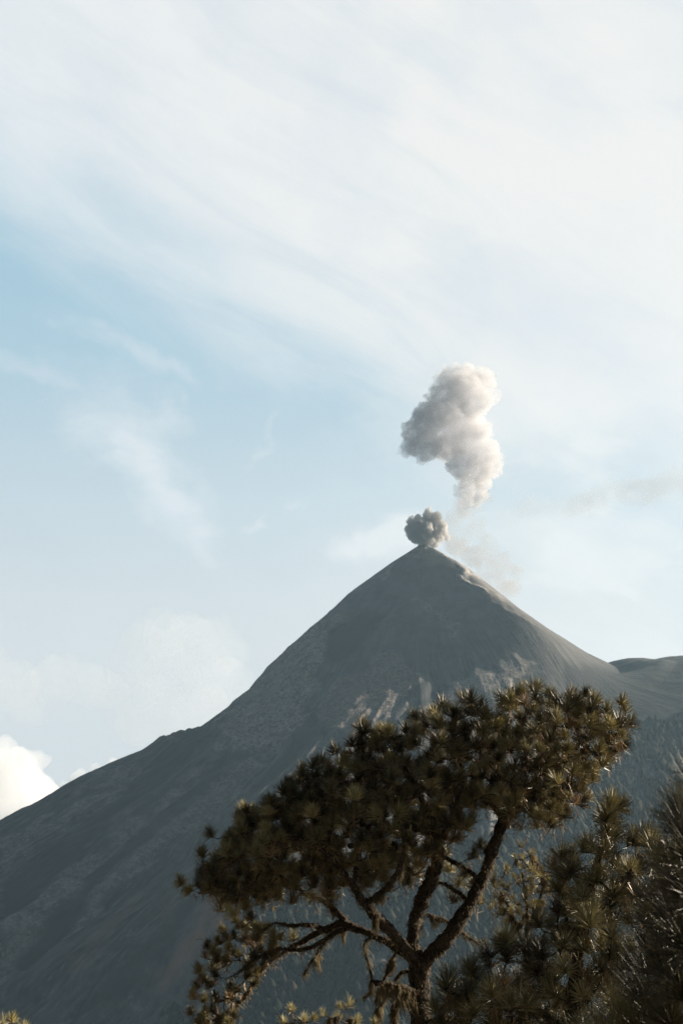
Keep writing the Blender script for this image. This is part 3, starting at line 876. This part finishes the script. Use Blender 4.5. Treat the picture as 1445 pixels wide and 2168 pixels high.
def fill(poly, n, depth, dmin, dmax, sep, seed, edge=0.35):
    """n points spread through a crown outline, with depth; a share of them along its edge so that the outline reads."""
    g = np.random.default_rng(seed); P = np.array(poly, float); out_ = []
    lo, hi = P.min(0), P.max(0); tries = 0
    m = depth / FPX
    while len(out_) < n and tries < n * 60:
        tries += 1
        x, y = g.uniform(lo[0], hi[0]), g.uniform(lo[1], hi[1])
        sd = float(poly_sd(np.array([x]), np.array([y]), P)[0])
        if sd < 0: continue
        if g.random() < edge and sd > 30: continue
        thick = min(1.0, 0.25 + sd / 110.0)
        dd = g.uniform(dmin, dmax) * thick
        p = at(x, y, depth + dd)
        if out_ and np.min(np.linalg.norm(np.array(out_) - p, axis=1)) < sep * m: continue
        out_.append(p)
    return out_

# 1. the large leaning pine
D1 = 20.0
crown = [(425, 1830), (470, 1790), (508, 1720), (545, 1715), (572, 1700), (612, 1665), (645, 1622), (700, 1602), (745, 1572), (766, 1540), (800, 1560), (835, 1560),
         (872, 1530), (930, 1500), (985, 1495), (1040, 1485), (1100, 1465), (1150, 1465), (1200, 1480), (1255, 1478), (1290, 1510), (1322, 1500), (1332, 1540), (1325, 1580),
         (1290, 1600), (1265, 1640), (1235, 1650), (1215, 1700), (1190, 1725), (1150, 1735), (1100, 1730), (1060, 1705), (1010, 1705), (990, 1760), (960, 1790),
         (930, 1790), (890, 1835), (840, 1845), (790, 1860), (740, 1875), (690, 1880), (640, 1870), (600, 1885), (560, 1905), (520, 1925), (475, 1915), (445, 1890), (425, 1860)]
skirt = [(470, 1960), (520, 1935), (560, 1965), (600, 1985), (575, 2040), (540, 2080), (500, 2140), (470, 2200), (405, 2200), (400, 2120), (425, 2065), (405, 2030), (432, 2010)]
tips = fill(crown, 640, D1, -1.5, 1.5, 27, 1, 0.40)
_g = np.random.default_rng(77)
_P = np.array(crown, float)
for k in range(70):                                             # ragged shoots standing out beyond the crown
    j = _g.integers(0, len(_P) - 1); s_ = _g.random()
    q = _P[j] * (1 - s_) + _P[j + 1] * s_ + _g.normal(0, 1, 2) * (14, 11)
    tips.append(at(q[0], q[1], D1 + _g.uniform(-0.7, 0.9)))
tips += fill([(440, 1850), (510, 1740), (600, 1690), (700, 1630), (760, 1640), (740, 1860), (600, 1875), (520, 1905), (470, 1900)], 130, D1, -1.0, 1.6, 18, 21, 0.1)
tips += fill([(760, 1620), (900, 1560), (1100, 1510), (1280, 1530), (1250, 1620), (1150, 1710), (1000, 1690), (880, 1820), (760, 1850)], 150, D1, -0.2, 1.8, 18, 22, 0.0)
tips += fill(skirt, 74, D1, 0.0, 1.1, 17, 2)
for q in ((383, 1868, 0), (400, 1885, 0), (765, 1538, 0), (1322, 1502, .2), (1238, 1468, .2), (522, 1716, -.3), (612, 1656, -.2), (800, 1558, 0), (878, 1520, 0), (1130, 1455, .1), (1100, 1462, 0), (935, 1492, 0),
          (1000, 1810, .2), (1015, 1790, .3), (985, 1850, .2), (1000, 1875, .1), (970, 1870, .2), (1030, 1800, .3), (950, 1840, .3), (1075, 1745, .3), (1100, 1750, .3), (1135, 1745, .4), (1165, 1745, .4),
          (960, 1905, .2), (1010, 1905, .2), (620, 1905, .4), (660, 1900, .4), (700, 1905, .4), (820, 1880, 0), (860, 1865, 0), (500, 1950, .3), (470, 1970, .3), (565, 1965, .4), (545, 1985, .5), (620, 1985, .4), (1230, 1700, .2), (1195, 1725, .2)):
    tips.append(at(q[0], q[1], D1 + q[2]))
trunk = [(893, 2330, 0, 27), (891, 2168, 0, 25), (888, 2100, 0, 24), (886, 2055, 0, 26), (889, 2032, 0, 24)]
limbs = [
    [[(887, 2050, 0, 20), (878, 1995, .05, 17), (882, 1950, .1, 16), (898, 1900, .15, 16), (918, 1850, .1, 15), (930, 1815, 0, 14), (934, 1775, -.1, 11), (920, 1725, -.2, 9), (895, 1680, -.2, 7), (865, 1620, -.1, 5), (840, 1580, 0, 3)],
     [(934, 1775, -.1, 8), (960, 1720, -.3, 7), (975, 1650, -.4, 5), (960, 1570, -.5, 3)],
     [(905, 1938, .2, 4.5), (930, 1945, .25, 4.5), (960, 1968, .28, 4.2), (985, 1988, .28, 4), (1005, 1998, .2, 3), (1018, 1988, .2, 2)]],
    [[(890, 2055, 0, 22), (908, 2022, -.05, 20), (940, 1985, -.1, 17), (975, 1930, -.15, 16), (1000, 1888, -.1, 15), (1020, 1840, 0, 14), (1043, 1772, .1, 14), (1065, 1730, .15, 13), (1100, 1680, .2, 12), (1145, 1635, .2, 10), (1190, 1590, .25, 7), (1240, 1550, .3, 5), (1290, 1530, .3, 3)],
     [(1065, 1730, .15, 9), (1035, 1690, .4, 8), (1010, 1640, .6, 6), (1020, 1570, .7, 4)],
     [(1100, 1680, .2, 8), (1115, 1620, 0, 7), (1110, 1550, -.2, 5), (1120, 1500, -.2, 3)],
     [(1100, 1690, .2, 6), (1150, 1690, .4, 5), (1200, 1680, .5, 4), (1240, 1640, .5, 3)],
     [(1012, 1860, 0, 6), (985, 1835, .1, 6), (945, 1815, .2, 5), (905, 1805, .3, 4), (860, 1790, .4, 3)],
     [(990, 1905, 0, 5), (965, 1885, .1, 5), (935, 1868, .2, 4), (915, 1870, .2, 3)]],
    [[(886, 2045, -.05, 14), (858, 2008, -.2, 13), (828, 1980, -.35, 12), (798, 1948, -.5, 11), (770, 1915, -.6, 10), (748, 1880, -.6, 9), (700, 1825, -.7, 8), (640, 1785, -.8, 6), (560, 1785, -.8, 4), (490, 1820, -.7, 3), (430, 1880, -.4, 2.2)],
     [(748, 1880, -.6, 7), (760, 1810, -.4, 7), (770, 1720, -.2, 5), (765, 1640, 0, 4), (765, 1570, 0, 2.5)],
     [(700, 1825, -.7, 6), (670, 1740, -.5, 5), (650, 1680, -.3, 3)],
     [(770, 1915, -.6, 7), (830, 1860, -.9, 6), (850, 1780, -1.0, 5), (830, 1700, -1.0, 4)]],
    [[(884, 2040, .08, 12), (842, 2002, .2, 10), (790, 1976, .3, 9), (742, 1960, .4, 8), (715, 1966, .5, 7), (670, 1990, .5, 6), (620, 2020, .6, 5.5), (570, 2060, .6, 5), (530, 2120, .6, 4.5), (480, 2165, .6, 4), (440, 2220, .6, 3)],
     [(742, 1960, .4, 6), (690, 1988, .3, 5), (640, 2008, .25, 4.5), (590, 2010, .2, 4), (540, 2030, .2, 3), (495, 2060, .2, 2)],
     [(700, 1972, .4, 5), (650, 1958, .3, 4.5), (615, 1958, .25, 4), (588, 1952, .2, 2.5)],
     [(740, 1958, .4, 7), (690, 1915, .5, 6), (620, 1880, .6, 4.5), (550, 1870, .6, 3.5), (480, 1870, .5, 2.5)],
     [(690, 1988, .3, 3.5), (660, 2030, .2, 3), (640, 2065, .2, 2.2)],
     [(790, 1976, .3, 3.5), (770, 2000, .25, 3), (778, 2045, .2, 3), (785, 2085, .2, 2.5), (765, 2110, .2, 2)]],
    [[(882, 2098, -.1, 7), (840, 2086, -.3, 6.5), (808, 2086, -.4, 6), (788, 2082, -.45, 5)]],
    [[(880, 2128, .05, 8), (845, 2126, .15, 7.5), (832, 2140, .2, 7), (834, 2180, .2, 6), (836, 2240, .2, 4)],
     [(882, 2060, .1, 4), (850, 2055, .2, 4), (830, 2085, .25, 3.5), (815, 2115, .25, 3), (795, 2150, .25, 2.5)],
     [(840, 2015, .2, 4), (822, 2045, .25, 3.5), (808, 2080, .25, 3), (790, 2120, .25, 2.5)]],
    [[(900, 2168, -.1, 8), (925, 2158, -.2, 5), (945, 2150, -.25, 3), (958, 2160, -.25, 2)]],
]
pine('pine_tree', 'large leaning pine with broad flat crown, forked trunk and hanging lichen before the volcano', D1, trunk, limbs, tips, 0.19, 165, 0.0029,
     cones=70, lichens=98, fuzz=45, tone=0.30, bare=340, dry_p=0.05, up=1.35, sizef=lambda x, y: 0.76 if (y > 1940 and x < 650) else 1.0)

# 2. the dense young pine to its right
D2 = 13.0
c2 = [(1270, 1700), (1318, 1705), (1312, 1765), (1350, 1765), (1390, 1775), (1480, 1800), (1480, 2230), (925, 2230), (920, 2130), (950, 2075), (995, 2055), (1025, 2005),
      (1065, 1975), (1125, 1955), (1165, 1915), (1160, 1865), (1180, 1815), (1215, 1800), (1255, 1770)]
tips = fill(c2, 230, D2, -0.9, 0.9, 40, 3)
for q in ((1292, 1700, 0), (1298, 1742, 0), (1235, 1790, -.1), (1278, 1800, -.2), (1365, 1775, .1), (1190, 1812, 0), (1200, 1850, -.3), (945, 2085, -.2), (1070, 1990, -.2)):
    tips.append(at(q[0], q[1], D2 + q[2]))
trunk = [(1190, 2400, 0, 22), (1200, 2200, 0, 20), (1215, 2080, 0, 17), (1235, 1950, 0, 13), (1260, 1840, 0, 9), (1280, 1760, 0, 6), (1292, 1712, 0, 4)]
limbs = [[[(1200, 2180, 0, 10), (1120, 2130, -.2, 8), (1040, 2120, -.3, 6), (960, 2100, -.3, 4)]],
         [[(1205, 2120, 0, 9), (1150, 2050, .2, 7), (1100, 2010, .2, 5)], [(1225, 2000, 0, 7), (1190, 1930, 0, 5), (1190, 1860, 0, 4)]],
         [[(1205, 2150, 0, 10), (1270, 2080, -.3, 8), (1340, 2030, -.4, 6), (1420, 2010, -.4, 4)], [(1230, 1960, 0, 7), (1290, 1900, .1, 5), (1350, 1850, .2, 4)]],
         [[(1200, 2200, 0, 9), (1280, 2170, -.2, 7), (1370, 2150, -.2, 5), (1450, 2120, 0, 4)]]]
pine('pine_tree', 'dense young pine with thick round needle brushes right of the forked trunk', D2, trunk, limbs, tips, 0.20, 150, 0.0026,
     cones=16, lichens=16, fuzz=20, tone=0.24, bare=40, dry_p=0.05, up=1.5)

# 3. the thin, lichen grown pine between them
D3 = 23.0
c3 = [(1035, 1905), (1050, 1850), (1085, 1815), (1130, 1800), (1160, 1830), (1175, 1890), (1130, 1950), (1080, 1960), (1045, 1940)]
tips = fill(c3, 62, D3, -0.6, 0.6, 17, 4)
for q in ((1102, 1790, 0), (1123, 1810, 0), (1070, 1835, 0), (1135, 1825, 0), (1045, 1860, 0)):
    tips.append(at(q[0], q[1], D3 + q[2]))
trunk = [(1105, 2400, 0, 12), (1108, 2150, 0, 9), (1112, 2020, 0, 6), (1115, 1930, 0, 4), (1105, 1850, 0, 2.5)]
limbs = [[[(1110, 2000, 0, 4), (1080, 1930, .1, 3), (1055, 1890, .1, 2)]], [[(1113, 1980, 0, 4), (1140, 1900, -.1, 3), (1150, 1850, 0, 2)]]]
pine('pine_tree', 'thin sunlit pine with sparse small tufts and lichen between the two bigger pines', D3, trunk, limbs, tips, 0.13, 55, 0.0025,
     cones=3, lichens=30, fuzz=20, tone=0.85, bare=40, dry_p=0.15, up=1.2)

# 4. the close long-needled pine at the edge of the view
D4 = 6.5
tips = [at(x, y, D4 + d) for x, y, d in ((1440, 1740, 0), (1480, 1700, .1), (1462, 1800, -.1), (1428, 1850, 0), (1470, 1900, -.2), (1420, 1955, .1), (1455, 2000, -.2), (1400, 2050, 0),
        (1440, 2090, -.3), (1370, 2130, .1), (1420, 2160, -.2), (1330, 2190, 0), (1300, 2215, .2), (1400, 2220, -.1), (1480, 2150, 0), (1250, 2240, .1), (1500, 1850, .1), (1500, 2000, .1), (1170, 2290, .2), (1380, 2090, .3), (1450, 2200, .3))]
trunk = [(1700, 3300, .3, 60), (1660, 2700, .2, 52), (1620, 2300, .1, 44), (1590, 2000, 0, 32), (1560, 1800, 0, 20)]
limbs = [[[(1625, 2330, .1, 18), (1540, 2260, 0, 14), (1440, 2230, 0, 10), (1340, 2260, 0, 7)]], [[(1600, 2080, .05, 16), (1540, 2060, 0, 12), (1470, 2080, 0, 8)]], [[(1580, 1920, 0, 12), (1530, 1880, 0, 9), (1480, 1860, 0, 6)]]]
pine('pine_tree', 'close dark pine with long upswept needles at the right margin of the view', D4, trunk, limbs, tips, 0.26, 420, 0.0013,
     cones=0, lichens=0, fuzz=5, tone=0.08, dry_p=0.0, up=1.1, twig_r=0.007)

# 5. the sunlit tip below the forked pine
D5 = 17.0
tips = [at(x, y, D5 + d) for x, y, d in ((616, 2136, 0), (600, 2163, .1), (663, 2155, 0), (685, 2148, -.1), (642, 2158, .1), (719, 2131, 0), (715, 2155, -.1), (738, 2127, .1), (793, 2163, 0), (755, 2160, .1), (575, 2190, 0),
        (630, 2200, 0), (700, 2200, 0), (740, 2200, .2), (670, 2210, -.2), (770, 2190, 0), (610, 2230, .1))]
trunk = [(690, 2800, 0, 14), (688, 2500, 0, 12), (690, 2330, 0, 9), (692, 2240, 0, 5)]
limbs = [[[(690, 2300, 0, 5), (650, 2230, 0, 4), (625, 2180, 0, 3)]], [[(691, 2280, 0, 5), (720, 2220, 0, 4), (735, 2170, 0, 3)]]]
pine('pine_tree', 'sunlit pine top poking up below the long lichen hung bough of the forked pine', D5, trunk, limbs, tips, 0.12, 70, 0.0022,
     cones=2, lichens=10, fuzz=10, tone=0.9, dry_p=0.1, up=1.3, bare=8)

# 6. the lone tip in the lower corner
D6 = 16.0
tips = [at(x, y, D6 + d) for x, y, d in ((26, 2158, 0), (2, 2166, .1), (50, 2180, -.1), (20, 2200, .1), (-30, 2190, 0), (70, 2210, 0), (-10, 2230, .1))]
trunk = [(20, 2900, 0, 14), (22, 2500, 0, 10), (22, 2300, 0, 6), (24, 2220, 0, 4)]
limbs = [[[(22, 2290, 0, 4), (28, 2230, 0, 3), (28, 2190, 0, 2.5)]], [[(22, 2320, 0, 4), (-10, 2260, 0, 3), (-20, 2220, 0, 2)]]]
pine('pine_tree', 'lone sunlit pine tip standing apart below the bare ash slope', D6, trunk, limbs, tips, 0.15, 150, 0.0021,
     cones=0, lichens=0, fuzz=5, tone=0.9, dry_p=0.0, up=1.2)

# ------------------------------------------------------------------ haze: one even box of air round the camera, the slopes and the smoke
import bmesh
bm = bmesh.new()
bmesh.ops.create_cube(bm, size=1.0)
hx0, hx1, hy0, hy1, hz0, hz1 = -3300.0, 3700.0, -300.0, 6250.0, float(min(V[:, 2].min(), GZ.min())) - 1.0, 720.0
for v in bm.verts:
    v.co = Vector(((hx0 + hx1) / 2 + v.co.x * (hx1 - hx0), (hy0 + hy1) / 2 + v.co.y * (hy1 - hy0), (hz0 + hz1) / 2 + v.co.z * (hz1 - hz0)))
hme = bpy.data.meshes.new('haze'); bm.to_mesh(hme); bm.free()
hm, t, out = new_mat('blue_grey_haze')
vol = t.nodes.new('ShaderNodeVolumePrincipled')
vol.inputs['Color'].default_value = (0.52, 0.78, 1.0, 1)
vol.inputs['Density'].default_value = 0.000039
vol.inputs['Anisotropy'].default_value = 0.35
t.links.new(vol.outputs[0], out.inputs['Volume'])
hme.materials.append(hm)
tag(obj('haze', hme), kind='stuff')
